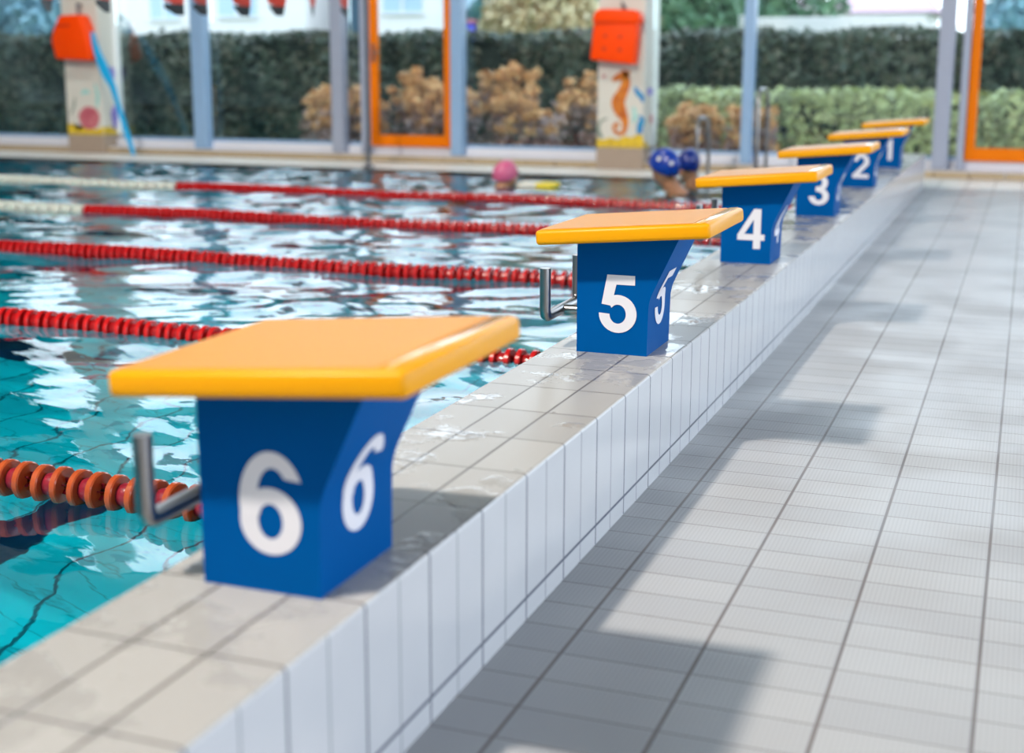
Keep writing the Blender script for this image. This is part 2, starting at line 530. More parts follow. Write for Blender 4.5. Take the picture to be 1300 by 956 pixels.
def door(n, xa, xb, label, handle_x):
    root = bpy.data.objects.new('door_%d' % n, None); link(root)
    root.location = ((xa + xb) / 2, Y_GL - .08, .18)
    tag(root, label, kind='structure')
    ox = root.location.x
    a, b, h, w = xa - ox, xb - ox, 2.15, .10
    bm = bmesh.new()
    add_box(bm, a, a + w, -.035, .035, 0, h, .006, 1); add_box(bm, b - w, b, -.035, .035, 0, h, .006, 1)
    add_box(bm, a + w, b - w, -.035, .035, 0, .135, .006, 1); add_box(bm, a + w, b - w, -.035, .035, h - .12, h, .006, 1)
    from_bm('door_frame', bm, M['orange_door'], root)
    bm = bmesh.new(); add_box(bm, a + w, b - w, -.008, .008, .135, h - .12)
    from_bm('pane', bm, M['glass'], root)
    bm = bmesh.new()
    add_box(bm, handle_x - ox - .02, handle_x - ox + .02, -.048, -.035, 1.0, 1.22, .004, 1)
    add_tube(bm, [(handle_x - ox, -.045, 1.12), (handle_x - ox, -.09, 1.12), (handle_x - ox + .11, -.09, 1.12)], .010, 8)
    from_bm('door_handle', bm, M['steel'], root, smooth=True, sharp=40)
door(1, -7.53, -6.45, 'whole orange framed glass door in the far glazing', -7.47)
door(2, -.62, .55, 'orange framed glass door cut off by the right photo edge', .47)
bm = bmesh.new()
add_box(bm, -7.53, -6.45, Y_GL - .1, Y_GL, 2.34, Z_HEAD); add_box(bm, -.62, .55, Y_GL - .1, Y_GL, 2.34, Z_HEAD)
tag(from_bm('trim_1', bm, M['glass']), 'glass fanlights above the orange doors', kind='structure')
window(8, .57, 6.0, [(3.0, .16, 'alu')], 'window to the right of the cut off orange door')
bm = bmesh.new()
add_box(bm, X_POOL_END - 3, 6.2, Y_WALL - .02, Y_WALL + .5, Z_HEAD, Z_ROOF)
tag(from_bm('wall_far', bm, M['beam']), 'grey header over the far windows', kind='structure')
bm = bmesh.new()
add_box(bm, X_POOL_END - 3, 6.2, -5.3, -5.0, -.25, Z_ROOF)
tag(from_bm('wall_near', bm, M['ceiling']), 'grey wall behind the photographer', kind='structure')
bm = bmesh.new()
add_box(bm, X_POOL_END - 3, 6.2, -5.3, Y_WALL + .5, Z_ROOF, Z_ROOF + .3)
tag(from_bm('ceiling', bm, M['ceiling']), 'grey ceiling of the pool hall', kind='structure')
bm = bmesh.new()
add_box(bm, 6.0, 6.2, -5.0, Y_WALL, 4.0, Z_ROOF)
tag(from_bm('wall_right', bm, M['ceiling']), 'grey wall above the right hand windows', kind='structure')
bm = bmesh.new()
add_box(bm, X_POOL_END - 3, X_POOL_END - 2.8, -5.0, Y_WALL, -.25, Z_ROOF)
tag(from_bm('wall_left', bm, M['ceiling']), 'grey wall at the far end of the pool', kind='structure')

# ------------------------------------------------------------------ digits as strips of quads (unit height)
def ell(cx, cy, rx, ry, a0, a1, n=26):
    return [(cx + rx * math.cos(math.radians(a0 + (a1 - a0) * i / n)), cy + ry * math.sin(math.radians(a0 + (a1 - a0) * i / n))) for i in range(n + 1)]
def seg(a, b, n=10):
    return [(a[0] + (b[0] - a[0]) * i / n, a[1] + (b[1] - a[1]) * i / n) for i in range(n + 1)]
def quad(a, b, c, d, n=10):      # strip a->b on one rail, d->c on the other
    return (seg(a, b, n), seg(d, c, n))
DIGITS = {
    1: [quad((.27, 0), (.27, 1), (.47, 1), (.47, 0), 14), quad((.05, .68), (.05, .815), (.30, 1), (.30, .68))],
    2: [(ell(.33, .68, .32, .32, 178, -28), ell(.33, .685, .13, .16, 178, -30)),
        (seg((.612, .53), (.27, .165), 10), seg((.44, .605), (0, .13), 10)),
        quad((0, 0), (.65, 0), (.65, .165), (0, .165))],
    3: [(ell(.32, .735, .285, .265, 172, -80), ell(.32, .73, .10, .125, 172, -90)),
        (ell(.325, .285, .325, .285, 85, -178), ell(.325, .285, .13, .135, 95, -178)),
        quad((.22, .44), (.38, .44), (.38, .60), (.22, .60))],
    4: [quad((.40, 0), (.40, 1), (.58, 1), (.58, 0), 14), quad((0, .215), (.68, .215), (.68, .365), (0, .365)),
        quad((0, .34), (.40, 1), (.44, .80), (.155, .34))],
    5: [quad((.12, 1), (.61, 1), (.61, .835), (.12, .835)), (seg((.12, 1), (.025, .49)), seg((.29, .86), (.20, .465))),
        (ell(.315, .33, .335, .33, 128, -181), ell(.315, .325, .145, .165, 140, -180))],
    6: [(ell(.335, .325, .325, .325, 0, 360, 40), ell(.335, .325, .13, .17, 0, 360, 40)),
        (ell(.36, .5, .35, .5, 205, 28), ell(.37, .56, .165, .285, 215, 42))],
}
def digit_mesh(name, d, fmap, mat, parent):
    v, f = [], []
    for si, (a, b) in enumerate(DIGITS[d]):
        base = len(v); K = 4
        for p, q in zip(a, b):
            for k in range(K + 1):
                t = k / K
                v.append(fmap(p[0] + (q[0] - p[0]) * t, p[1] + (q[1] - p[1]) * t, si * .0004))
        m = len(a)
        for i in range(m - 1):
            for k in range(K):
                s = base + i * (K + 1) + k
                f.append((s, s + 1, s + K + 2, s + K + 1))
    bm = bmesh.new()
    bv = [bm.verts.new(p) for p in v]
    for q in f:
        try: bm.faces.new([bv[i] for i in q])
        except ValueError: pass
    me = bpy.data.meshes.new(name); bm.to_mesh(me); bm.free()
    return mesh_obj(name, me, mat, parent)

# ------------------------------------------------------------------ starting blocks (local: x across, z from ledge top)
BX = -1.10
def side_profile():
    # right hand face, from foot to flare, in local x and z
    pts = [(.110, 0.0), (.1125, .142)]
    a, b, c = Vector((.1125, .142)), Vector((.1140, .166)), Vector((.1265, .193))
    for i in range(1, 9):
        t = i / 8
        p = a * (1 - t) ** 2 + b * 2 * t * (1 - t) + c * t * t
        pts.append((p.x, p.y))
    pts.append((.205, .362))
    return pts
SIDE = side_profile()
def side_at(s):
    for (xa, za), (xb, zb_) in zip(SIDE, SIDE[1:]):
        L = math.hypot(xb - xa, zb_ - za)
        if s <= L or (xb, zb_) == SIDE[-1]:
            t = s / L
            nx, nz = (zb_ - za) / L, -(xb - xa) / L
            return xa + (xb - xa) * t + nx * .0012, za + (zb_ - za) * t + nz * .0012
        s -= L

ORD = {6: ('nearest the camera, large and blurred', 6), 5: ('standing second in the row, sharply in focus', 5), 4: ('', 4), 3: ('', 3), 2: ('', 2), 1: ('', 1)}
BLOCK_LABEL = {
    6: 'blue starting block numbered 6, the large blurred one at the front of the row',
    5: 'blue starting block numbered 5, in sharp focus behind the number 6 block',
    4: 'blue starting block numbered 4 with a yellow top, half hidden by block 5',
    3: 'blue starting block numbered 3 with a yellow top, just beyond block 4',
    2: 'small blurred blue starting block numbered 2, between blocks 3 and 1',
    1: 'farthest and smallest blue starting block, numbered 1, at the end of the ledge',
}
def pedestal_mesh():
    bm = bmesh.new()
    prof = [(-.103, 0.0)] + SIDE + [(-.104, .325)]
    hy = .130
    rings = []
    for y in (-hy, hy):
        rings.append([bm.verts.new((x, y, z)) for x, z in prof])
    n = len(prof)
    bm.faces.new(rings[0]); bm.faces.new(list(reversed(rings[1])))
    for i in range(n):
        bm.faces.new((rings[0][i], rings[0][(i + 1) % n], rings[1][(i + 1) % n], rings[1][i]))
    es = [e for e in bm.edges if e.is_boundary is False and len(e.link_faces) == 2 and e.calc_face_angle(0) > .6]
    bmesh.ops.bevel(bm, geom=es, offset=.008, segments=3, profile=.5, affect='EDGES')
    return bm

TILT = math.atan2(.043, .513)
def make_block(num, yc):
    root = empty('starting_block', (BX, yc, Z_LEDGE), BLOCK_LABEL[num], 'starting block', 'numbered starting blocks along the pool ledge')
    ped = from_bm('pedestal', pedestal_mesh(), M['blue'], root, smooth=True, sharp=40)
    tag(ped, 'blue flared pedestal')
    H = .170; W = H * .66
    tag(digit_mesh('number', num, lambda u, v, e: (-.032 + u * H, -.1312 - e, +.064 + v * H), M['number'], ped), 'white numeral on the front face')
    tag(digit_mesh('number', num, lambda u, v, e: ((lambda q: (q[0] + e, -.058 + u * .17, q[1]))(side_at(.075 + v * .172))), M['number'], ped), 'white numeral bent over the deck side')
    # platform
    bm = bmesh.new()
    add_box(bm, -.255, .255, -.236, .236, 0, .043, .011, 3)
    pl = from_bm('platform', bm, M['yellow'], root, smooth=True, sharp=50)
    pl.location = (.0535, .013, .341); pl.rotation_euler = (0, -TILT, 0)
    tag(pl, 'amber yellow sloping platform')
    bm = bmesh.new()
    add_box(bm, -.243, .205, -.222, .222, .0425, .0448, .001, 1)
    tag(from_bm('grip_pad', bm, M['grip'], pl), 'fine ribbed tread surface')
    bm = bmesh.new()
    add_box(bm, .213, .2405, -.224, .224, .0425, .0450, .0012, 2)
    from_bm('edge_strip', bm, M['strip'], pl, smooth=True, sharp=50)
    # backstroke grip: steel U bar on the pool side
    bm = bmesh.new()
    r, xr, zl, zt, ya, yb = .0163, -.195, .100, .245, -.150, .155
    pts = [(xr, ya, zt), (xr, ya, zl + .02)] + [(xr, ya + .02 - .02 * math.cos(t), zl + .02 - .02 * math.sin(t)) for t in (PI / 4, PI / 2)] \
        + [(xr, yb - .02, zl)] + [(xr, yb - .02 + .02 * math.sin(t), zl + .02 - .02 * math.cos(t)) for t in (PI / 4, PI / 2)] + [(xr, yb, zt)]
    add_tube(bm, pts, r, 16)
    gb = from_bm('grip_bar', bm, M['steel'], root, smooth=True, sharp=50)
    tag(gb, 'steel backstroke grip bar')
    bm = bmesh.new(); add_tube(bm, [(xr, .0, zl), (-.098, .0, zl)], .0145, 14)
    from_bm('bracket', bm, M['steel'], gb, smooth=True, sharp=50)
    return root
for i, yc in enumerate(LANES):
    make_block(6 - i, yc)

# ------------------------------------------------------------------ lane ropes
PITCH = .1215
def float_bm(seg_n=20):
    bm = bmesh.new()
    def disc(xc, r, w, hole):
        prof = [(xc - w / 2, hole), (xc - w / 2, r * .93), (xc - w * .34, r), (xc + w * .34, r), (xc + w / 2, r * .93), (xc + w / 2, hole)]
        rings = [[bm.verts.new((x, rr * math.cos(2 * PI * j / seg_n), rr * math.sin(2 * PI * j / seg_n))) for j in range(seg_n)] for x, rr in prof]
        for a, b in zip(rings, rings[1:] + rings[:1]):
            for j in range(seg_n):
                bm.faces.new((a[j], a[(j + 1) % seg_n], b[(j + 1) % seg_n], b[j])).smooth = True
        return rings
    disc(-PITCH / 4, .054, .022, .012); disc(PITCH / 4, .054, .022, .012)
    n0 = len(bm.faces)
    # waist drum between the two discs
    prof = [(-PITCH / 4 + .009, .012), (-PITCH / 4 + .009, .031), (0, .036), (PITCH / 4 - .009, .031), (PITCH / 4 - .009, .012)]
    rings = [[bm.verts.new((x, rr * math.cos(2 * PI * j / seg_n), rr * math.sin(2 * PI * j / seg_n))) for j in range(seg_n)] for x, rr in prof]
    for a, b in zip(rings, rings[1:] + rings[:1]):
        for j in range(seg_n):
            fc = bm.faces.new((a[j], a[(j + 1) % seg_n], b[(j + 1) % seg_n], b[j])); fc.material_index = 1; fc.smooth = True
    # fins between disc and waist
    for k in range(6):
        th = 2 * PI * k / 6
        c, s = math.cos(th), math.sin(th)
        for xa, xb in ((-PITCH / 2 + .010, -PITCH / 4 - .010), (PITCH / 4 + .010, PITCH / 2 - .010)):
            q = [bm.verts.new((x, rr * c - t * s, rr * s + t * c)) for t in (-.0015, .0015) for x, rr in ((xa, .012), (xb, .012), (xb, .026), (xa, .026))]
            for ids in ((0, 1, 2, 3), (7, 6, 5, 4), (0, 4, 5, 1), (1, 5, 6, 2), (2, 6, 7, 3), (3, 7, 4, 0)):
                bm.faces.new([q[i] for i in ids]).material_index = 1
    bmesh.ops.recalc_face_normals(bm, faces=bm.faces)
    return bm
def float_me(name, m0, m1):
    bm = float_bm(); me = bpy.data.meshes.new(name); bm.to_mesh(me); bm.free()
    me.materials.append(m0); me.materials.append(m1)
    me.set_sharp_from_angle(angle=math.radians(40))
    return me
FL = {'red': float_me('float', M['red'], M['reddk']), 'faded': float_me('float', M['faded'], M['drumm']), 'white': float_me('float', M['white'], M['white'])}
ROPE_LABEL = [
    'nearest lane rope, faded orange floats, passing behind the number 6 block',
    'second nearest lane rope, bright red floats, vanishing behind the yellow top of block 6',
    'third lane rope, red floats reaching the grip bar of block 5',
    'fourth lane rope from the front, red floats turning white near the left edge',
    'farthest lane rope, red floats turning white, nearest the swimmers',
]
XL = [-3.1, -5.0, -6.8, -8.5, -10.4]
for i, y in enumerate(ROPES):
    root = empty('lane_rope', (X_POOL, y, .018 if i == 0 else (-.010 if i == 1 else -.002)), ROPE_LABEL[i], 'lane rope', 'lane ropes across the pool')
    L = XL[i] - X_POOL
    tube('cable', [(0, 0, 0), (L * .5, 0, -.004), (L, 0, 0)], .0035, M['wire'], root, 6)
    bm = bmesh.new(); add_tube(bm, [(-.003, 0, 0), (-.05, 0, 0)], .011, 10); add_tube(bm, [(-.05, 0, 0), (-.09, 0, 0)], .007, 10)
    from_bm('turnbuckle', bm, M['steel'], root, smooth=True, sharp=50)
    limit = (-7.58 if i == 4 else -6.98)
    k = 0
    xx = -.16
    while xx > L:
        wx = X_POOL + xx
        kind = 'faded' if i == 0 else ('red' if wx > limit else 'white')
        o = bpy.data.objects.new('float', FL[kind]); o.parent = root
        o.location = (xx, .006 * math.sin(xx * 1.7 + i), .006 * math.sin(xx * 2.3 + 2 * i))
        o.rotation_euler = (random.random() * 6, 0, random.uniform(-.05, .05))
        if kind == 'white': o['label'] = 'white float'
        link(o)
        xx -= PITCH * (1.0 if i == 0 else .89); k += 1

# ------------------------------------------------------------------ pillars with paintings
def flat_poly(name, pts, y, mat, parent, th=.003):
    """a painted shape lying on the pillar's front face (local x, z outline)"""
    bm = bmesh.new()
    a = [bm.verts.new((x, y, z)) for x, z in pts]; b = [bm.verts.new((x, y - th, z)) for x, z in pts]
    bm.faces.new(b); n = len(pts)
    for i in range(n):
        bm.faces.new((a[i], a[(i + 1) % n], b[(i + 1) % n], b[i]))
    bmesh.ops.triangulate(bm, faces=[f for f in bm.faces if len(f.verts) > 4])
    return from_bm(name, bm, mat, parent)
def ribbon(path, widths):
    L, R = [], []
    P = [Vector(p) for p in path]
    for i, p in enumerate(P):
        t = (P[min(i + 1, len(P) - 1)] - P[max(i - 1, 0)]).normalized()
        nn = Vector((-t.y, t.x)) * widths[i] / 2
        L.append(p + nn); R.append(p - nn)
    return L, R
def ribbon_obj(name, path, widths, y, mat, parent, th=.003):
    P = [Vector(p) for p in path]
    # smooth
    n = len(P); pts, ws = [], []
    for i in range(n - 1):
        p0, p1, p2, p3 = P[max(i - 1, 0)], P[i], P[i + 1], P[min(i + 2, n - 1)]
        for j in range(6):
            t = j / 6
            pts.append(.5 * ((2 * p1) + (-p0 + p2) * t + (2 * p0 - 5 * p1 + 4 * p2 - p3) * t * t + (-p0 + 3 * p1 - 3 * p2 + p3) * t ** 3))
            ws.append(widths[i] + (widths[i + 1] - widths[i]) * t)
    pts.append(P[-1]); ws.append(widths[-1])
    L, R = ribbon(pts, ws)
    bm = bmesh.new()
    rows = [[bm.verts.new((a.x, yy, a.y)) for a, yy in ((l, y), (l, y - th), (r, y - th), (r, y))] for l, r in zip(L, R)]
    for a, b in zip(rows, rows[1:]):
        for k in range(3):
            bm.faces.new((a[k], a[k + 1], b[k + 1], b[k]))
    bm.faces.new(rows[0]); bm.faces.new(rows[-1])
    return from_bm(name, bm, mat, parent)

def pillar(xa, xb, depth, label):
    root = empty('painted_pillar', ((xa + xb) / 2, Y_WALL - .07, 0), label, 'pillar', 'painted pillars of the far window wall')
    w = (xb - xa) / 2
    bm = bmesh.new(); add_box(bm, -w, w, 0, depth, .24, Z_HEAD + .69, .008, 1)
    from_bm('shaft', bm, M['plaster'], root)
    bm = bmesh.new(); add_box(bm, -w - .004, w + .004, -.006, depth, 0, .24, .006, 1)
    tag(from_bm('base', bm, M['plaster_base'], root), 'taupe tiled base')
    return root, w
# seahorse pillar
p2, w = pillar(-4.575, -4.035, .62, 'pillar painted with an orange seahorse, behind the blue swim caps')
Y = -.001
S_ = 1.0
c0 = -4.305
def loc(px, pz): return (px - c0, pz)
ribbon_obj('painted_seahorse', [loc(-4.40, .985), loc(-4.34, 1.02), loc(-4.27, 1.04), loc(-4.245, .96), loc(-4.28, .86), loc(-4.33, .75), loc(-4.30, .65), loc(-4.25, .56), loc(-4.245, .46),
           loc(-4.28, .40), loc(-4.345, .41), loc(-4.375, .47), loc(-4.34, .51), loc(-4.315, .47)],
           [.035, .075, .105, .105, .12, .16, .14, .085, .055, .045, .042, .042, .035, .02], Y, M['p_orange'], p2)
flat_poly('painted_crest', [loc(-4.30, 1.06), loc(-4.27, 1.115), loc(-4.235, 1.085), loc(-4.20, 1.10), loc(-4.205, 1.0)], Y, M['p_orange'], p2)
flat_poly('painted_sand', [loc(-4.573, .245), loc(-4.037, .245), loc(-4.037, .39), loc(-4.10, .40), loc(-4.17, .355), loc(-4.24, .375), loc(-4.33, .33), loc(-4.42, .355), loc(-4.50, .325), loc(-4.573, .34)], Y + .002, M['p_yellow'], p2)
ribbon_obj('painted_seaweed', [loc(-4.08, .40), loc(-4.07, .50), loc(-4.045, .56), loc(-4.09, .60)], [.06, .075, .05, .02], Y, M['p_blue'], p2)
ribbon_obj('painted_fish', [loc(-4.145, .92), loc(-4.11, .86), loc(-4.055, .80), loc(-4.05, .75)], [.02, .06, .055, .02], Y, M['p_blue'], p2)
ribbon_obj('painted_bubbles', [loc(-4.15, .70), loc(-4.13, .60), loc(-4.15, .52)], [.02, .05, .015], Y, M['p_teal'], p2)
ribbon_obj('painted_weed', [loc(-4.52, .345), loc(-4.56, .45), loc(-4.53, .53), loc(-4.45, .57)], [.05, .045, .03, .01], Y, M['p_dark'], p2)
flat_poly('painted_star', [(loc(-4.50, 1.02)[0] + (.03 if k % 2 == 0 else .012) * math.cos(k * PI / 5), 1.03 + (.03 if k % 2 == 0 else .012) * math.sin(k * PI / 5)) for k in range(10)], Y, M['p_pink'], p2)
# shell pillar
p1, w = pillar(-11.86, -11.30, .46, 'pillar painted with a pink shell on yellow sand, left of the photo centre')
c0 = -11.58
flat_poly('painted_shell', [(loc(-11.51, .40)[0] + .165 * math.cos(t) * (1 + .04 * math.sin(5 * t)), .46 + .15 * math.sin(t) * (1 + .04 * math.cos(7 * t))) for t in [k * 2 * PI / 24 for k in range(24)]], Y, M['p_pink'], p1)
flat_poly('painted_sand', [loc(-11.857, .245), loc(-11.303, .245), loc(-11.303, .35), loc(-11.42, .31), loc(-11.55, .335), loc(-11.70, .30), loc(-11.80, .39), loc(-11.857, .37)], Y + .002, M['p_yellow'], p1)
ribbon_obj('painted_weed', [loc(-11.80, .50), loc(-11.74, .62), loc(-11.72, .72)], [.02, .035, .015], Y, M['p_dark'], p1)
ribbon_obj('painted_fish', [loc(-11.62, .76), loc(-11.55, .80), loc(-11.48, .78)], [.015, .06, .02], Y, M['p_teal'], p1)
ribbon_obj('painted_seaweed', [loc(-11.38, .60), loc(-11.36, .74), loc(-11.39, .90)], [.03, .05, .02], Y, M['p_teal'], p1)
def side_patch(parent, name, x, yz, mat):
    bm = bmesh.new()
    a = [bm.verts.new((x, y, z)) for y, z in yz]; b = [bm.verts.new((x + .003, y, z)) for y, z in yz]
    bm.faces.new(b); n = len(yz)
    for i in range(n): bm.faces.new((a[i], a[(i + 1) % n], b[(i + 1) % n], b[i]))
    return from_bm(name, bm, mat, parent)
def blob(cy, cz, ry, rz, k=9): return [(cy + ry * math.cos(t) * (1 + .2 * math.sin(3 * t)), cz + rz * math.sin(t)) for t in [j * 2 * PI / k for j in range(k)]]
side_patch(p1, 'painted_jellyfish', .279, blob(.22, 1.02, .09, .10), M['p_violet'])
side_patch(p1, 'painted_coral', .279, blob(.25, .46, .07, .16), M['p_violet'])
side_patch(p1, 'painted_sand', .279, [(.01, .245), (.30, .245), (.28, .30), (.12, .35), (.01, .34)], M['p_yellow'])
side_patch(p2, 'painted_ray', .269, blob(.25, .86, .12, .05), M['p_violet'])
side_patch(p2, 'painted_starfish', .269, blob(.35, .55, .06, .06), M['p_pink'])
side_patch(p2, 'painted_sand', .269, [(.01, .245), (.25, .245), (.2, .28), (.01, .33)], M['p_yellow'])

# ------------------------------------------------------------------ orange boxes on the pillars
def prism_y(bm, outline, y0_, y1_, bevel=.02):
    a = [bm.verts.new((x, y0_, z)) for x, z in outline]; b = [bm.verts.new((x, y1_, z)) for x, z in outline]
    f0 = bm.faces.new(a); bm.faces.new(list(reversed(b))); n = len(outline)
    for i in range(n): bm.faces.new((a[i], a[(i + 1) % n], b[(i + 1) % n], b[i]))
    if bevel: bmesh.ops.bevel(bm, geom=list(bm.edges), offset=bevel, segments=3, profile=.5, affect='EDGES')
t = empty('rescue_box', (-11.58, Y_WALL - .07, 1.19), 'rounded orange rescue box on the pillar with the pink shell painting', 'rescue box', 'orange rescue boxes on the pillars')
bm = bmesh.new()
prism_y(bm, [(-.24, .02), (.29, 0), (.30, .12), (.24, .42), (.17, .58), (-.15, .57), (-.25, .40), (-.30, .26)], -.22, -.004, .035)
from_bm('case', bm, M['orange_box'], t, smooth=True, sharp=50)
bm = bmesh.new(); add_box(bm, -.20, .02, -.229, -.218, .43, .455, .004, 1); from_bm('seam', bm, M['orange_dk'], t)
tube('hook', [(.06, -.02, .70), (.06, -.10, .72), (.08, -.12, .62), (.09, -.10, .55)], .014, M['alu_dark'], t, 8)
t = empty('rescue_box', (-4.335, Y_WALL - .07, 1.16), 'square orange rescue box with a lid on the seahorse pillar', 'rescue box', 'orange rescue boxes on the pillars')
bm = bmesh.new()
prism_y(bm, [(-.275, .055), (.225, 0), (.262, .47), (-.235, .47)], -.20, -.004, .02)
from_bm('case', bm, M['orange_box'], t, smooth=True, sharp=50)
bm = bmesh.new()
prism_y(bm, [(-.245, .455), (.285, .435), (.295, .53), (.22, .585), (-.16, .60), (-.225, .56)], -.23, -.004, .02)
tag(from_bm('lid', bm, M['orange_box'], t, smooth=True, sharp=50), 'orange hinged lid')
bm = bmesh.new(); add_box(bm, -.24, .28, -.222, -.2, .447, .458); from_bm('seam', bm, M['orange_dk'], t)
tube('hook', [(.05, -.004, .60), (.05, -.06, .66), (.08, -.09, .62), (.09, -.07, .59)], .016, M['alu_dark'], t, 8)
for k, (px, pz) in enumerate([(-.1, .31), (.07, .30), (-.11, .17), (.07, .16)]):
    bm = bmesh.new(); add_box(bm, px - .02, px + .02, -.205, -.198, pz - .018, pz + .018, .003, 1); from_bm('rivet_plate', bm, M['orange_dk'], t)

# blue strap hanging from the first box to the deck
bm = bmesh.new()
path = [(-11.26, 14.70, 1.55), (-11.21, 14.66, 1.42), (-11.15, 14.64, 1.28), (-11.08, 14.62, 1.15), (-11.00, 14.60, 1.0), (-10.92, 14.60, .87), (-10.85, 14.58, .67), (-10.77, 14.56, .47), (-10.70, 14.56, .25), (-10.62, 14.55, .02)]
wid = [.05, .07, .10, .14, .13, .09, .06, .07, .07, .05]
rows = []
for (x, y, z), w_ in zip(path, wid):
    rows.append([bm.verts.new((x - w_ / 2, y, z)), bm.verts.new((x - w_ / 2, y - .02, z)), bm.verts.new((x + w_ / 2, y - .025, z)), bm.verts.new((x + w_ / 2, y, z))])
for a, b in zip(rows, rows[1:]):
    for k in range(4): bm.faces.new((a[k], a[(k + 1) % 4], b[(k + 1) % 4], b[k]))
bm.faces.new(rows[0]); bm.faces.new(rows[-1])
tag(from_bm('rescue_strap', bm, M['rope_blue'], smooth=True, sharp=60), 'bright blue strap running down from the rounded orange box to the deck', 'strap')

# ------------------------------------------------------------------ flag pole, cord and pennants
t = empty('flag_pole', (-7.02, 13.98, 0), 'thin dark pole at the pool edge in front of the orange door', 'pole')
tube('pole', [(0, 0, 0), (0, 0, 2.3)], .022, M['alu_dark'], t, 12)
bm = bmesh.new(); add_tube(bm, [(0, 0, 0), (0, 0, .03)], .06, 16); from_bm('foot', bm, M['alu_dark'], t, smooth=True, sharp=50)
def cord_z(y): return 2.16 - .20 * (1 - ((y - 6.7) / 7.28) ** 2)
cp = [(-7.0, y, cord_z(y)) for y in np.linspace(13.98, -.5, 40)]
tag(tube('pennant_rope', cp, .005, M['cord'], None, 6), 'thin rope carrying the red pennants over the pool', 'rope')
FY = [(13.42, .0), (12.72, .03), (12.00, -.02), (11.36, .0), (10.66, .02), (10.26, -.03), (9.28, .0), (8.60, .02)]
PEN = ['last red pennant, beside the orange door at the top edge', 'second red pennant from the orange door', 'third red pennant from the orange door', 'fourth red pennant from the orange door',
       'red pennant at the right side of the pale blue window post', 'black tipped pennant at the left side of the pale blue window post', 'dark pennant tip beside the shell pillar', 'dark pennant tip at the left of the rounded orange box']
for i, (y, tw) in enumerate(FY):
    zt = cord_z(y); zb_ = {0: 1.665, 1: 1.65, 2: 1.63, 3: 1.605, 4: 1.59, 5: 1.575, 6: 1.565, 7: 1.545}[i]
    t = empty('pennant', (-7.0, y, zt), PEN[i], 'pennant', 'pennants on the cord over the pool', rz=tw * 8)
    h = zt - zb_
    hw, lw_ = .17, .105
    def sheet(name, z0_, z1_, m, slant):
        bm = bmesh.new(); n = 8
        rows = []
        for k in range(n + 1):
            z = z0_ + (z1_ - z0_) * k / n
            w_ = hw + (lw_ - hw) * (z / -h)
            sl = slant * (k / n)
            rows.append([bm.verts.new((xo + .02 * math.sin(z * 9 + s * 1.5 + i), s * w_, z + (sl if s < 0 else -sl * .2))) for s in (-1, 0, 1) for xo in (0, .004)])
        for a, b in zip(rows, rows[1:]):
            for p_, q_ in ((0, 2), (2, 4), (5, 3), (3, 1), (4, 5), (1, 0)):
                bm.faces.new((a[p_], a[q_], b[q_], b[p_]))
        return from_bm(name, bm, m, t, smooth=True, sharp=60)
    sheet('cloth', 0, -h + .085, M['flag_red'], .02)
    tag(sheet('tip', -h + .085, -h, M['flag_blk'], .05), 'black tip')

# ------------------------------------------------------------------ pool ladder at the far edge
t = empty('pool_ladder', (-2.84, 13.9, 0), 'steel pool ladder with two hooped rails at the far pool edge', 'ladder')
for xr, top in ((-.32, .62), (.29, .91)):
    r_ = .11
    pts = [(xr, .38, 0), (xr, .38, top - r_ * 1.5)] + [(xr, .38 - .17 * (1 - math.cos(a)), top - .165 + .165 * math.sin(a)) for a in (PI / 6, PI / 3, PI / 2)] \
        + [(xr, -.02 - .0 + .09 * math.cos(a) - .07, top - .165 + .165 * math.sin(a)) for a in (PI / 2, 2 * PI / 3, 5 * PI / 6, PI)] + [(xr, -.16, .2), (xr, -.16, -1.2)]
    tag(tube('handrail', pts, .021, M['steel'], t, 12), 'polished hooped handrail')
for z in (-.3, -.6, -.9):
    bm = bmesh.new(); add_box(bm, -.32, .29, -.21, -.12, z - .015, z + .015, .005, 1); from_bm('tread', bm, M['steel'], t)

# ------------------------------------------------------------------ swimmers
def head_bm(bm, mat4, s=1.0):
    """a head looking along local -y, chin down -z, centred between the ears"""
    n, m = 26, 20
    rings = []
    for i in range(m + 1):
        ph = PI * i / m
        ring = []
        for j in range(n):
            th = 2 * PI * j / n
            d = Vector((math.sin(ph) * math.sin(th), -math.sin(ph) * math.cos(th), math.cos(ph)))
            r = Vector((.078, .098, .118))
            p = Vector((d.x * r.x, d.y * r.y, d.z * r.z))
            if p.z < 0:                                          # jaw
                k = min(1, -p.z / .118)
                p.x *= 1 - .35 * k; p.y = p.y * (1 - .28 * k) - .022 * k
            def g(cx, cz, sx, sz): return math.exp(-((p.x - cx) / sx) ** 2 - ((p.z - cz) / sz) ** 2) if p.y < 0 else 0
            p.y -= .026 * g(0, -.018, .012, .024)               # nose
            p.y += .012 * (g(.032, .008, .018, .012) + g(-.032, .008, .018, .012))   # sockets
            p.y -= .006 * g(0, -.062, .022, .007) + .006 * g(0, -.098, .02, .014)      # lips, chin
            e = math.exp(-((p.y - .008) / .014) ** 2 - ((p.z + .012) / .026) ** 2)
            p.x += math.copysign(.016 * e, p.x)                  # ears
            ring.append(bm.verts.new(mat4 @ (p * s)))
        rings.append(ring)
    for a, b in zip(rings, rings[1:]):
        for j in range(n):
            try: bm.faces.new((a[j], b[j], b[(j + 1) % n], a[(j + 1) % n]))
            except ValueError: pass
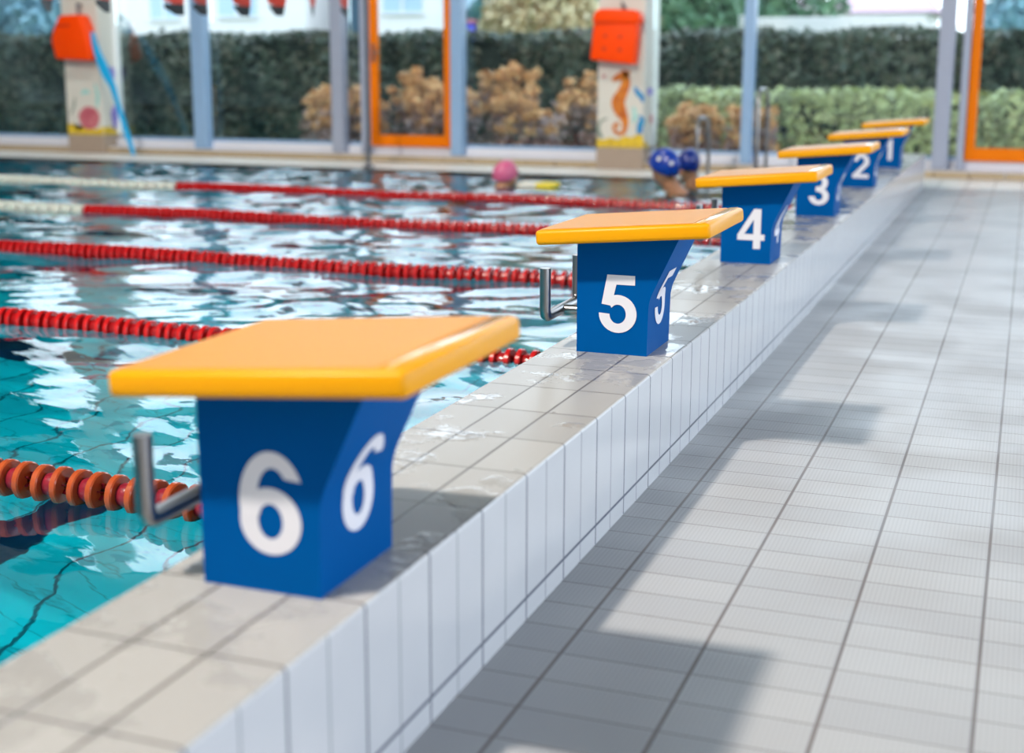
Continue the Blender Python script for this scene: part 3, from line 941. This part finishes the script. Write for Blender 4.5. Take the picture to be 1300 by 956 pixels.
def body_chain(H, lean):
    """joints in local space, head centre at H (z up), body hanging below in the water"""
    hx, hy, hz = H
    neck = Vector((hx * .6 + lean[0] * .5, hy + lean[1] * .4 + .02, hz - .155)); chest = neck + Vector((lean[0], lean[1], -.24)); belly = chest + Vector((lean[0], lean[1], -.26)); hip = belly + Vector((0, lean[1] * .6, -.17))
    segs = [((hx, hy, hz - .03), neck, .055, .058), (neck, chest + Vector((0, 0, .10)), .058, .085), (chest + Vector((0, 0, .1)), chest, .10, .125), (chest, belly, .125, .11), (belly, hip, .11, .13)]
    for s in (-1, 1):
        sh = chest + Vector((s * .17, 0, .07)); el = sh + Vector((s * .10, -.06, -.26)); wr = el + Vector((-s * .03, -.20, -.02))
        segs += [(neck + Vector((0, 0, -.04)), sh, .05, .055), (sh, el, .05, .04), (el, wr, .04, .027), (wr, wr + Vector((0, -.08, 0)), .03, .034)]
        for k in range(4):
            b = wr + Vector((.022 * (k - 1.5), -.08, 0)); l = (.065, .075, .07, .055)[k]
            segs += [(b, b + Vector((0, -l * .6, -.006)), .011, .010), (b + Vector((0, -l * .6, -.006)), b + Vector((0, -l, -.02)), .010, .008)]
        th = wr + Vector((-s * .03, -.02, 0)); segs += [(th, th + Vector((-s * .03, -.045, -.004)), .013, .010)]
        hp = hip + Vector((s * .085, 0, -.03)); kn = hp + Vector((s * .02, .02, -.40)); 
        segs += [(hp, kn, .085, .055), (kn, kn + Vector((0, .14, -.34)), .052, .035), (kn + Vector((0, .14, -.34)), kn + Vector((0, .05, -.40)), .036, .03)]
    return segs
def person(loc, headrot, H, label, group, cap_mat, cap_name='swim_cap', lean=(0, 0), scale=1.0, rz=0.0, logos=False):
    root = empty('person', loc, label, 'person', group, rz)
    bm = bmesh.new()
    R = Matrix.Translation(Vector(H)) @ headrot
    head_bm(bm, R, 1.0)
    for a, b, ra, rb in body_chain(H, lean):
        a, b = Vector(a), Vector(b)
        d = b - a
        k = max(2, int(d.length / .02))
        pts = [a + d * t / k for t in range(k + 1)]
        rr = [ra + (rb - ra) * t / k for t in range(k + 1)]
        # rounded ends
        u = d.normalized()
        pts = [a - u * ra * .85, a - u * ra * .5] + pts + [b + u * rb * .5, b + u * rb * .85]
        rr = [ra * .4, ra * .85] + rr + [rb * .85, rb * .4]
        add_tube(bm, pts, rr, 12)
    bmesh.ops.recalc_face_normals(bm, faces=bm.faces)
    me = bpy.data.meshes.new('body'); bm.to_mesh(me); bm.free()
    tmp = bpy.data.objects.new('body_source', me); link(tmp)
    md = tmp.modifiers.new('r', 'REMESH'); md.mode = 'VOXEL'; md.voxel_size = .0065; md.use_smooth_shade = True
    sm = tmp.modifiers.new('s', 'SMOOTH'); sm.iterations = 3; sm.factor = .5
    dg = bpy.context.evaluated_depsgraph_get()
    me2 = bpy.data.meshes.new_from_object(tmp.evaluated_get(dg))
    bpy.data.objects.remove(tmp); bpy.data.meshes.remove(me)
    me2.name = 'body'; me2.materials.clear()
    body = mesh_obj('body', me2, M['skin'], root)
    # cap: a shell over the skull
    bm = bmesh.new()
    n, m = 28, 14
    rings = []
    for i in range(m + 1):
        ph = math.radians(98) * i / m
        rings.append([bm.verts.new((.088 * math.sin(ph) * math.sin(2 * PI * j / n) * (1.0), .006 - .112 * math.sin(ph) * math.cos(2 * PI * j / n), .006 + .130 * math.cos(ph) + (.018 if True else 0) * math.sin(ph) * max(0, math.cos(2 * PI * j / n)))) for j in range(n)])
    for a, b in zip(rings, rings[1:]):
        for j in range(n):
            try: bm.faces.new((a[j], b[j], b[(j + 1) % n], a[(j + 1) % n]))
            except ValueError: pass
    bmesh.ops.remove_doubles(bm, verts=bm.verts, dist=1e-5)
    cap = from_bm('swim_cap', bm, cap_mat, root, smooth=True)
    cap.matrix_local = R
    s_ = cap.modifiers.new('t', 'SOLIDIFY'); s_.thickness = .004; s_.offset = 0
    if logos:
        for th0, ph0 in logos:
            bm = bmesh.new(); g = []
            for a in range(5):
                row = []
                for b in range(5):
                    th, ph = th0 + (a - 2) * .072, ph0 + (b - 2) * .055 * (1 if a % 2 else .8)
                    row.append(bm.verts.new((.0915 * math.sin(ph) * math.sin(th), .006 - .1155 * math.sin(ph) * math.cos(th), .006 + .1335 * math.cos(ph) + .018 * math.sin(ph) * max(0, math.cos(th)))))
                g.append(row)
            for a in range(4):
                for b in range(4): bm.faces.new((g[a][b], g[a + 1][b], g[a + 1][b + 1], g[a][b + 1]))
            tag(from_bm('cap_mark', bm, M['foam_w'], cap, smooth=True), 'white mark')
    # goggles
    bm = bmesh.new()
    for s in (-1, 1):
        add_tube(bm, [(s * .032, -.078, .012), (s * .032, -.103, .010)], [.021, .017], 12)
    add_tube(bm, [(-.012, -.1, .012), (.012, -.1, .012)], .004, 8)
    gg = from_bm('goggles', bm, M['eye'], root, smooth=True, sharp=50); gg.matrix_local = R
    root.scale = (scale,) * 3
    return root
from mathutils import Euler
G = 'swimmers near the far pool edge'
# left of the pair: head leaning over to its side, cap towards the upper left
person((-3.10, 12.25, 0), Euler((math.radians(34), math.radians(-6), math.radians(62))).to_matrix().to_4x4(), (-.02, 0, .165),
       'swimmer with a bright blue cap with white marks, head tilted, front of the pair', G, M['cap_blue'], lean=(.12, .08), scale=1.38, rz=.12, logos=((-1.75, 1.05), (-.75, .95)))
person((-3.10, 13.1, 0), Euler((math.radians(20), math.radians(14), math.radians(10))).to_matrix().to_4x4(), (0, 0, .155),
       'swimmer with a plain dark blue cap, close behind the tilted head', G, M['cap_blue2'], lean=(.0, .12), scale=1.24, rz=-.3)
person((-4.76, 12.45, 0), Euler((math.radians(-12), math.radians(-14), 0)).to_matrix().to_4x4(), (0, 0, .075),
       'lone swimmer with a pink cap, low in the water', G, M['cap_pink'], lean=(0, .14), rz=2.4, scale=1.15)
# kickboard
t = empty('kickboard', (-4.46, 12.6, Z_WATER + .012), 'yellow and white kickboard floating right of the pink cap', 'kickboard')
def board(x0_, x1_, m, name, rnd):
    bm = bmesh.new(); prism = []
    if rnd:
        out = [(x0_, -.13), (x1_ - .08, -.13)] + [(x1_ - .08 + .08 * math.sin(a), -.13 * math.cos(a)) for a in (PI / 6, PI / 3, PI / 2, 2 * PI / 3, 5 * PI / 6)] + [(x1_ - .08, .13), (x0_, .13)]
    else: out = [(x0_, -.12), (x0_ + .02, -.135), (x1_, -.13), (x1_, .13), (x0_ + .02, .135), (x0_, .12)]
    a = [bm.verts.new((x, y, -.012)) for x, y in out]; b = [bm.verts.new((x, y, .03)) for x, y in out]
    bm.faces.new(a); bm.faces.new(b); n = len(out)
    for i in range(n): bm.faces.new((a[i], a[(i + 1) % n], b[(i + 1) % n], b[i]))
    from_bm(name, bm, m, t)
board(-.20, -.001, M['foam_w'], 'tail', False); board(.001, .20, M['foam'], 'nose', True)

# ------------------------------------------------------------------ outside
v = [(-60, 15.42, -.1), (40, 15.42, -.1), (40, 90, -.1), (-60, 90, -.1), (-60, 15.42, -.4), (40, 15.42, -.4), (40, 90, -.4), (-60, 90, -.4)]
f = [(0, 1, 2, 3), (7, 6, 5, 4), (0, 4, 5, 1), (1, 5, 6, 2), (2, 6, 7, 3), (3, 7, 4, 0)]
tag(pydata('ground', v, f, M['grass']), 'lawn outside the far windows', kind='structure')

def leaves(P, N, size, r, flat=0.0):
    """leaf cards: centres P, normals N, as arrays"""
    n = len(P)
    a = r.normal(size=(n, 3)); N = N + r.normal(size=(n, 3)) * .7
    N /= np.linalg.norm(N, axis=1)[:, None]
    A = np.cross(N, a); A /= np.linalg.norm(A, axis=1)[:, None]
    B = np.cross(N, A)
    s = size * (.6 + .8 * r.random((n, 1)))
    V = np.stack([P - A * s, P - B * s * .55 + N * s * .15, P + A * s, P + B * s * .55 + N * s * .15], 1).reshape(-1, 3)
    F = np.arange(n * 4).reshape(n, 4)
    return V, F
def quick_mesh(name, V, F):
    me = bpy.data.meshes.new(name)
    me.vertices.add(len(V)); me.vertices.foreach_set('co', V.astype(np.float32).ravel())
    me.loops.add(F.size); me.loops.foreach_set('vertex_index', F.ravel().astype(np.int32))
    me.polygons.add(len(F)); me.polygons.foreach_set('loop_start', (np.arange(len(F)) * F.shape[1]).astype(np.int32))
    me.update(calc_edges=True); me.validate()
    return me
def hedge(xa, xb, ya, yb, h, mat, label, n, size, seed, lumps=.08):
    r = np.random.default_rng(seed)
    root = empty('hedge', ((xa + xb) / 2, (ya + yb) / 2, -.1), label, 'hedge')
    w, d = (xb - xa) / 2, (yb - ya) / 2
    nf, nt = int(n * .72), n - int(n * .72)
    X = r.uniform(-w, w, nf); Z = r.uniform(0, h, nf)
    bulge = lumps * (np.sin(X * 1.9 + seed) + np.sin(X * 4.3 + Z * 3.1) * .8 + np.sin(Z * 5 + X * .8) * .7 + np.sin(X * 9.1 + Z * 7.7) * .5)
    P1 = np.stack([X, -d + bulge + r.normal(0, .035, nf), Z], 1); N1 = np.tile([0, -1., .35], (nf, 1))
    X = r.uniform(-w, w, nt); Yy = r.uniform(-d, d, nt)
    P2 = np.stack([X, Yy, h + .3 * lumps * np.sin(X * 3.1 + seed) + r.normal(0, .03, nt)], 1); N2 = np.tile([0, -.2, 1.], (nt, 1))
    V, F = leaves(np.concatenate([P1, P2]), np.concatenate([N1, N2]), size, r)
    o = mesh_obj('foliage', quick_mesh('foliage', V, F), mat, root); o['kind'] = 'stuff'
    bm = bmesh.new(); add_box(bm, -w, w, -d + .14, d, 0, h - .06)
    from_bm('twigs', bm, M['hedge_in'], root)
    return root
hedge(-22, 3.5, 17.3, 18.3, 1.64, M['hedge'], 'tall dark green clipped hedge along the whole window front', 34000, .06, 3, .10)
hedge(-4.4, 3.0, 16.3, 16.9, .92, M['hedge_top'], 'low pale green hedge in front of the tall one, at the right', 9000, .05, 5, .06)

def dry_shrub(x, y, h, w, label, seed, mats=('dry', 'mauve')):
    r = np.random.default_rng(seed)
    root = empty('dry_shrub', (x, y, -.1), label, 'shrub', 'dry brown shrubs outside the window')
    bm = bmesh.new()
    heads = []
    for k in range(40):
        a = r.uniform(0, 2 * PI); rr = 1.12 * w * math.sqrt(r.random())
        p = (rr * math.cos(a), rr * math.sin(a) * .6, h * (.45 + .55 * r.random() ** .8) * (1 - .12 * rr / w))
        heads.append(p); add_tube(bm, [(p[0] * .2, p[1] * .2, 0), (p[0] * .7, p[1] * .7, p[2] * .6), p], [.014, .009, .005], 5)
    from_bm('stems', bm, M['drystem'], root)
    Ps, Ns = [], []
    for p in heads:
        m_ = 60
        d = r.normal(size=(m_, 3)); d /= np.linalg.norm(d, axis=1)[:, None]
        Ps.append(np.array(p) + d * np.array([.085, .075, .06]) * (.35 + .8 * r.random((m_, 1)))); Ns.append(d)
    V, F = leaves(np.concatenate(Ps), np.concatenate(Ns), .030, r)
    o = mesh_obj('flower_heads', quick_mesh('flower_heads', V, F), M[mats[0]], root); o['kind'] = 'stuff'
    m_ = 900
    P = np.stack([np.clip(r.normal(0, w * .55, m_), -w, w), np.clip(r.normal(0, w * .4, m_), -w * .6, w * .6), r.uniform(.04, h * .66, m_)], 1)
    V, F = leaves(P, r.normal(size=(m_, 3)), .045, r)
    o = mesh_obj('foliage', quick_mesh('foliage', V, F), M[mats[1]], root); o['kind'] = 'stuff'
SH = [(-8.80, 16.42, .98, .34, 'small dry shrub left of the slim window post'), (-8.10, 15.72, 1.10, .40, 'dry golden brown shrub seen through the slim pane by the orange door'),
      (-7.45, 16.42, 1.24, .42, 'dry golden brown shrub at the left behind the orange door glass'), (-6.85, 15.72, 1.06, .42, 'dry golden brown shrub at the right behind the orange door glass'),
      (-6.30, 16.42, 1.36, .40, 'tallest dry shrub, just right of the orange door'), (-5.75, 15.72, .98, .42, 'low dry shrub between the orange door and the seahorse pillar'),
      (-5.15, 16.42, 1.20, .42, 'dry golden shrub just left of the seahorse pillar'), (-3.66, 15.72, .84, .27, 'dry brown shrub just right of the seahorse pillar'),
      (-2.98, 15.72, .84, .27, 'dry brown shrub behind the lower ladder rail')]
for i, (x, y, h, w_, lb) in enumerate(SH): dry_shrub(x, y, h, w_, lb, 40 + i)

def tree(name, x, y, h, w, mat, label, seed, n=5000, size=.12, shape='round', trunk=.3):
    r = np.random.default_rng(seed)
    root = empty(name, (x, y, -.1), label, 'tree', 'trees beyond the hedge')
    tube('trunk', [(0, 0, 0), (.05, 0, h * .4), (0, .03, h * .85)], [w * .09, w * .06, w * .02], M['bark'], root, 8)
    d = r.normal(size=(n, 3)); d /= np.linalg.norm(d, axis=1)[:, None]
    rad = r.random((n, 1)) ** .35
    if shape == 'cone':
        z = r.random(n); a = r.uniform(0, 2 * PI, n); q = (1 - z) * w * (.55 + .45 * r.random(n)) * (.8 + .2 * np.sin(z * 40))
        P = np.stack([q * np.cos(a), q * np.sin(a), h * (.08 + .92 * z)], 1); N = np.stack([np.cos(a), np.sin(a), .4 + 0 * a], 1)
    else:
        lump = 1 + .22 * np.sin(d[:, :1] * 7 + seed) * np.sin(d[:, 2:] * 6)
        P = d * rad * lump * np.array([w, w * .9, h * (1 - trunk) / 2]) + np.array([0, 0, h * (trunk + (1 - trunk) / 2)]); N = d
    V, F = leaves(P, N, size, r)
    o = mesh_obj('crown', quick_mesh('crown', V, F), mat, root); o['kind'] = 'stuff'
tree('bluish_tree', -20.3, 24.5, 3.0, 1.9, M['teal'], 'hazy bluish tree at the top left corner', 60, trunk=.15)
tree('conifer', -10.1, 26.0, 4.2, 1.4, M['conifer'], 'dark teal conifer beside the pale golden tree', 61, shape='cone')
tree('golden_tree', -7.75, 22.0, 3.3, 1.1, M['gold'], 'pale golden leafless looking tree left of the seahorse pillar', 62, size=.08, trunk=.2)
tree('green_tree', -6.35, 25.0, 3.5, 1.2, M['greenl'], 'green tree right of the seahorse pillar, half dark', 63, trunk=.12)
tree('dark_tree', -8.1, 27.5, 3.5, 1.1, M['conifer'], 'dark tree close right of the seahorse pillar', 64, trunk=.12)
tree('bushy_tree', -6.2, 33.5, 4.0, 1.9, M['greenl'], 'green bushy tree behind the white fence', 65, trunk=.12)
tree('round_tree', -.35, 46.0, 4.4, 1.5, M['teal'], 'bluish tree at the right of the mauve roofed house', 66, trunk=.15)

def building(name, xa, xb, ya, yb, h, label, wins, roof=None, mat='wallw'):
    root = empty(name, ((xa + xb) / 2, ya, -.1), label, 'building')
    w = (xb - xa) / 2
    bm = bmesh.new(); add_box(bm, -w, w, 0, yb - ya, 0, h)
    from_bm('walls', bm, M[mat], root)
    for (a, b, z0_, z1_) in wins:
        bm = bmesh.new(); add_box(bm, a, b, -.03, .05, z0_, z1_)
        wf = from_bm('window', bm, M['winb'], root)
        bm = bmesh.new(); k = (a + b) / 2
        add_box(bm, k - .03, k + .03, -.05, -.03, z0_, z1_); add_box(bm, a - .06, b + .06, -.07, -.03, z0_ - .06, z0_)
        from_bm('window_bar', bm, M['wallw'], wf)
    if roof:
        o = .35; bm = bmesh.new(); d = yb - ya
        pts = [(-w - o, -o, h), (w + o, -o, h), (w + o, d + o, h), (-w - o, d + o, h), (-w * .45, d * .5, h + roof), (w * .45, d * .5, h + roof)]
        vv = [bm.verts.new(p) for p in pts]
        for q in ((0, 1, 5, 4), (1, 2, 5), (2, 3, 4, 5), (3, 0, 4), (3, 2, 1, 0)): bm.faces.new([vv[i] for i in q])
        tag(from_bm('roof', bm, M['roofm'], root), 'mauve tiled hip roof')
    return root
building('white_hall', -24.6, -18.35, 33, 40, 4.6, 'long white building above the hedge, left of the orange door', [(-1.8, -.9, 2.5, 4.2), (.4, 1.6, 2.55, 4.2)])
building('grey_house', -18.2, -17.0, 34.5, 40, 4.9, 'narrow slate coloured house beside the long white building', [(-.35, .35, 3.2, 4.4)], mat='slate')
building('white_house', -16.6, -10.9, 33, 40, 4.6, 'white building with a wide blue grey window behind the orange door', [(-.6, 3.0, 2.55, 4.4), (-2.3, -1.2, 2.6, 4.3)])
building('roofed_house', -6.3, -3.3, 46, 52, 2.95, 'small pale house with a mauve hip roof above the white fence', [(-.9, -.3, 1.2, 2.3)], roof=1.3)
building('far_house', -7.3, -5.6, 40, 44, 2.85, 'low white annex at the left of the mauve roofed house', [(-.3, .4, 1.2, 2.2)], roof=.35)
bm = bmesh.new(); add_box(bm, -5.05, -1.9, 26, 26.12, -.1, 2.04, .01, 1)
t = tag(from_bm('white_fence', bm, M['wallw']), 'long white garden fence just above the tall hedge, right of the slim post', 'fence')
bm = bmesh.new(); add_box(bm, -5.25, -5.02, 25.96, 26.16, -.1, 2.08, .01, 1); from_bm('post', bm, M['wallw'], t)
t = empty('garden_pillar', (-7.75, 24.0, -.1), 'pale pillar beyond the hedge between the dark and the green tree', 'pillar')
bm = bmesh.new(); add_box(bm, -.22, .22, -.2, .2, 0, 3.4, .02, 1); from_bm('shaft', bm, M['wallw'], t)
bm = bmesh.new(); add_box(bm, -.28, .28, -.26, .26, 3.4, 3.5, .02, 1); from_bm('cap_stone', bm, M['wallw'], t)
t = empty('violet_bin', (-8.55, 20.5, -.1), 'small violet bin showing above the hedge right of the orange door', 'bin')
bm = bmesh.new(); add_box(bm, -.14, .14, -.14, .14, 0, 1.9, .02, 1); from_bm('body', bm, M['violet'], t)
bm = bmesh.new(); add_box(bm, -.16, .16, -.16, .16, 1.9, 1.96, .02, 1); from_bm('lid', bm, M['p_pink'], t)

# ------------------------------------------------------------------ light
SKY_L = 3.9
FAR_W = 1300
LAMP_W = 5700
w = bpy.data.worlds.new('sky'); SC.world = w; w.use_nodes = True
nt = w.node_tree; nt.nodes.clear()
def wn(typ, **k):
    nd = nt.nodes.new(typ)
    for a, b in k.items(): setattr(nd, a, b)
    return nd
def wm(op, a, b=None):
    nd = wn('ShaderNodeMath', operation=op)
    for i_, v_ in enumerate((a, b)):
        if v_ is None: continue
        if isinstance(v_, bpy.types.NodeSocket): nt.links.new(v_, nd.inputs[i_])
        else: nd.inputs[i_].default_value = v_
    return nd.outputs[0]
def wr(v_, a, b, c, d_):
    nd = wn('ShaderNodeMapRange', interpolation_type='SMOOTHSTEP'); nt.links.new(v_, nd.inputs[0])
    for i_, x_ in enumerate((a, b, c, d_)): nd.inputs[i_ + 1].default_value = x_
    return nd.outputs[0]
# hazy white sky, a little bluer overhead
tc = wn('ShaderNodeTexCoord'); sp = wn('ShaderNodeSeparateXYZ'); nt.links.new(tc.outputs['Generated'], sp.inputs[0])
cm = wn('ShaderNodeMix', data_type='RGBA'); nt.links.new(wr(sp.outputs[2], 0.0, .9, 0.0, 1.0), cm.inputs[0])
cm.inputs[6].default_value = (.90, .97, 1.06, 1); cm.inputs[7].default_value = (.66, .82, 1.05, 1)
bg = wn('ShaderNodeBackground'); out = wn('ShaderNodeOutputWorld')
nt.links.new(cm.outputs[2], bg.inputs[0]); bg.inputs[1].default_value = SKY_L; nt.links.new(bg.outputs[0], out.inputs[0])

# the hall's floodlight, high up on the left behind the photographer (the block shadows fan out from it)
LAMP = Vector((-5.05, -2.1, 8.4))
lamp = bpy.data.lights.new('floodlight', 'POINT'); lamp.energy = LAMP_W; lamp.shadow_soft_size = .26; lamp.cycles.is_caustics_light = True; lamp.color = (1.0, .89, .77)
lo = bpy.data.objects.new('floodlight', lamp); link(lo); lo.location = LAMP
# an added, unseen fill spot that brightens the far wall and windows
far_fill = bpy.data.lights.new('floodlight', 'SPOT'); far_fill.energy = FAR_W; far_fill.shadow_soft_size = .5; far_fill.color = (1.0, .95, .88)
far_fill.spot_size = math.radians(115); far_fill.spot_blend = .6
lo = bpy.data.objects.new('floodlight', far_fill); link(lo); lo.location = (-7.0, 9.0, 8.4)
lo.rotation_euler = (Vector((-6.5, 15.5, 1.0)) - lo.location).to_track_quat('-Z', 'Y').to_euler()

# ------------------------------------------------------------------ camera
yaw, pitch, roll = -0.36025, 0.20068, -0.00293
fw = Vector((math.sin(yaw) * math.cos(pitch), math.cos(yaw) * math.cos(pitch), -math.sin(pitch)))
rt = Vector((math.cos(yaw), -math.sin(yaw), 0)); dn = fw.cross(rt)
r2 = rt * math.cos(roll) + dn * math.sin(roll); d2 = -rt * math.sin(roll) + dn * math.cos(roll)
cam = bpy.data.cameras.new('camera'); co = bpy.data.objects.new('camera', cam); link(co)
mw = Matrix.Identity(4)
for i in range(3):
    mw[i][0] = r2[i]; mw[i][1] = -d2[i]; mw[i][2] = -fw[i]
mw[0][3], mw[1][3], mw[2][3] = 0, 0, CAM_H
co.matrix_world = mw
cam.sensor_width = 36.0; cam.sensor_fit = 'HORIZONTAL'
cam.lens = F_PX * 36 / 1300
cam.shift_y = -44.5 / 1300
cam.clip_start = .05; cam.clip_end = 300
cam.dof.use_dof = True
foc = Vector((-1.0, 3.74, .5)) - Vector((0, 0, CAM_H))
cam.dof.focus_distance = foc.dot(fw)
cam.dof.aperture_fstop = 1.9
SC.camera = co

vs_ = SC.view_settings
vs_.view_transform = 'Standard'; vs_.look = 'None'; vs_.exposure = 0.0; vs_.gamma = 1.0; vs_.use_curve_mapping = False
SC.cycles.use_denoising = True
SC.cycles.sample_clamp_indirect = 6.0
SC.cycles.max_bounces = 10; SC.cycles.transmission_bounces = 6; SC.cycles.transparent_max_bounces = 16
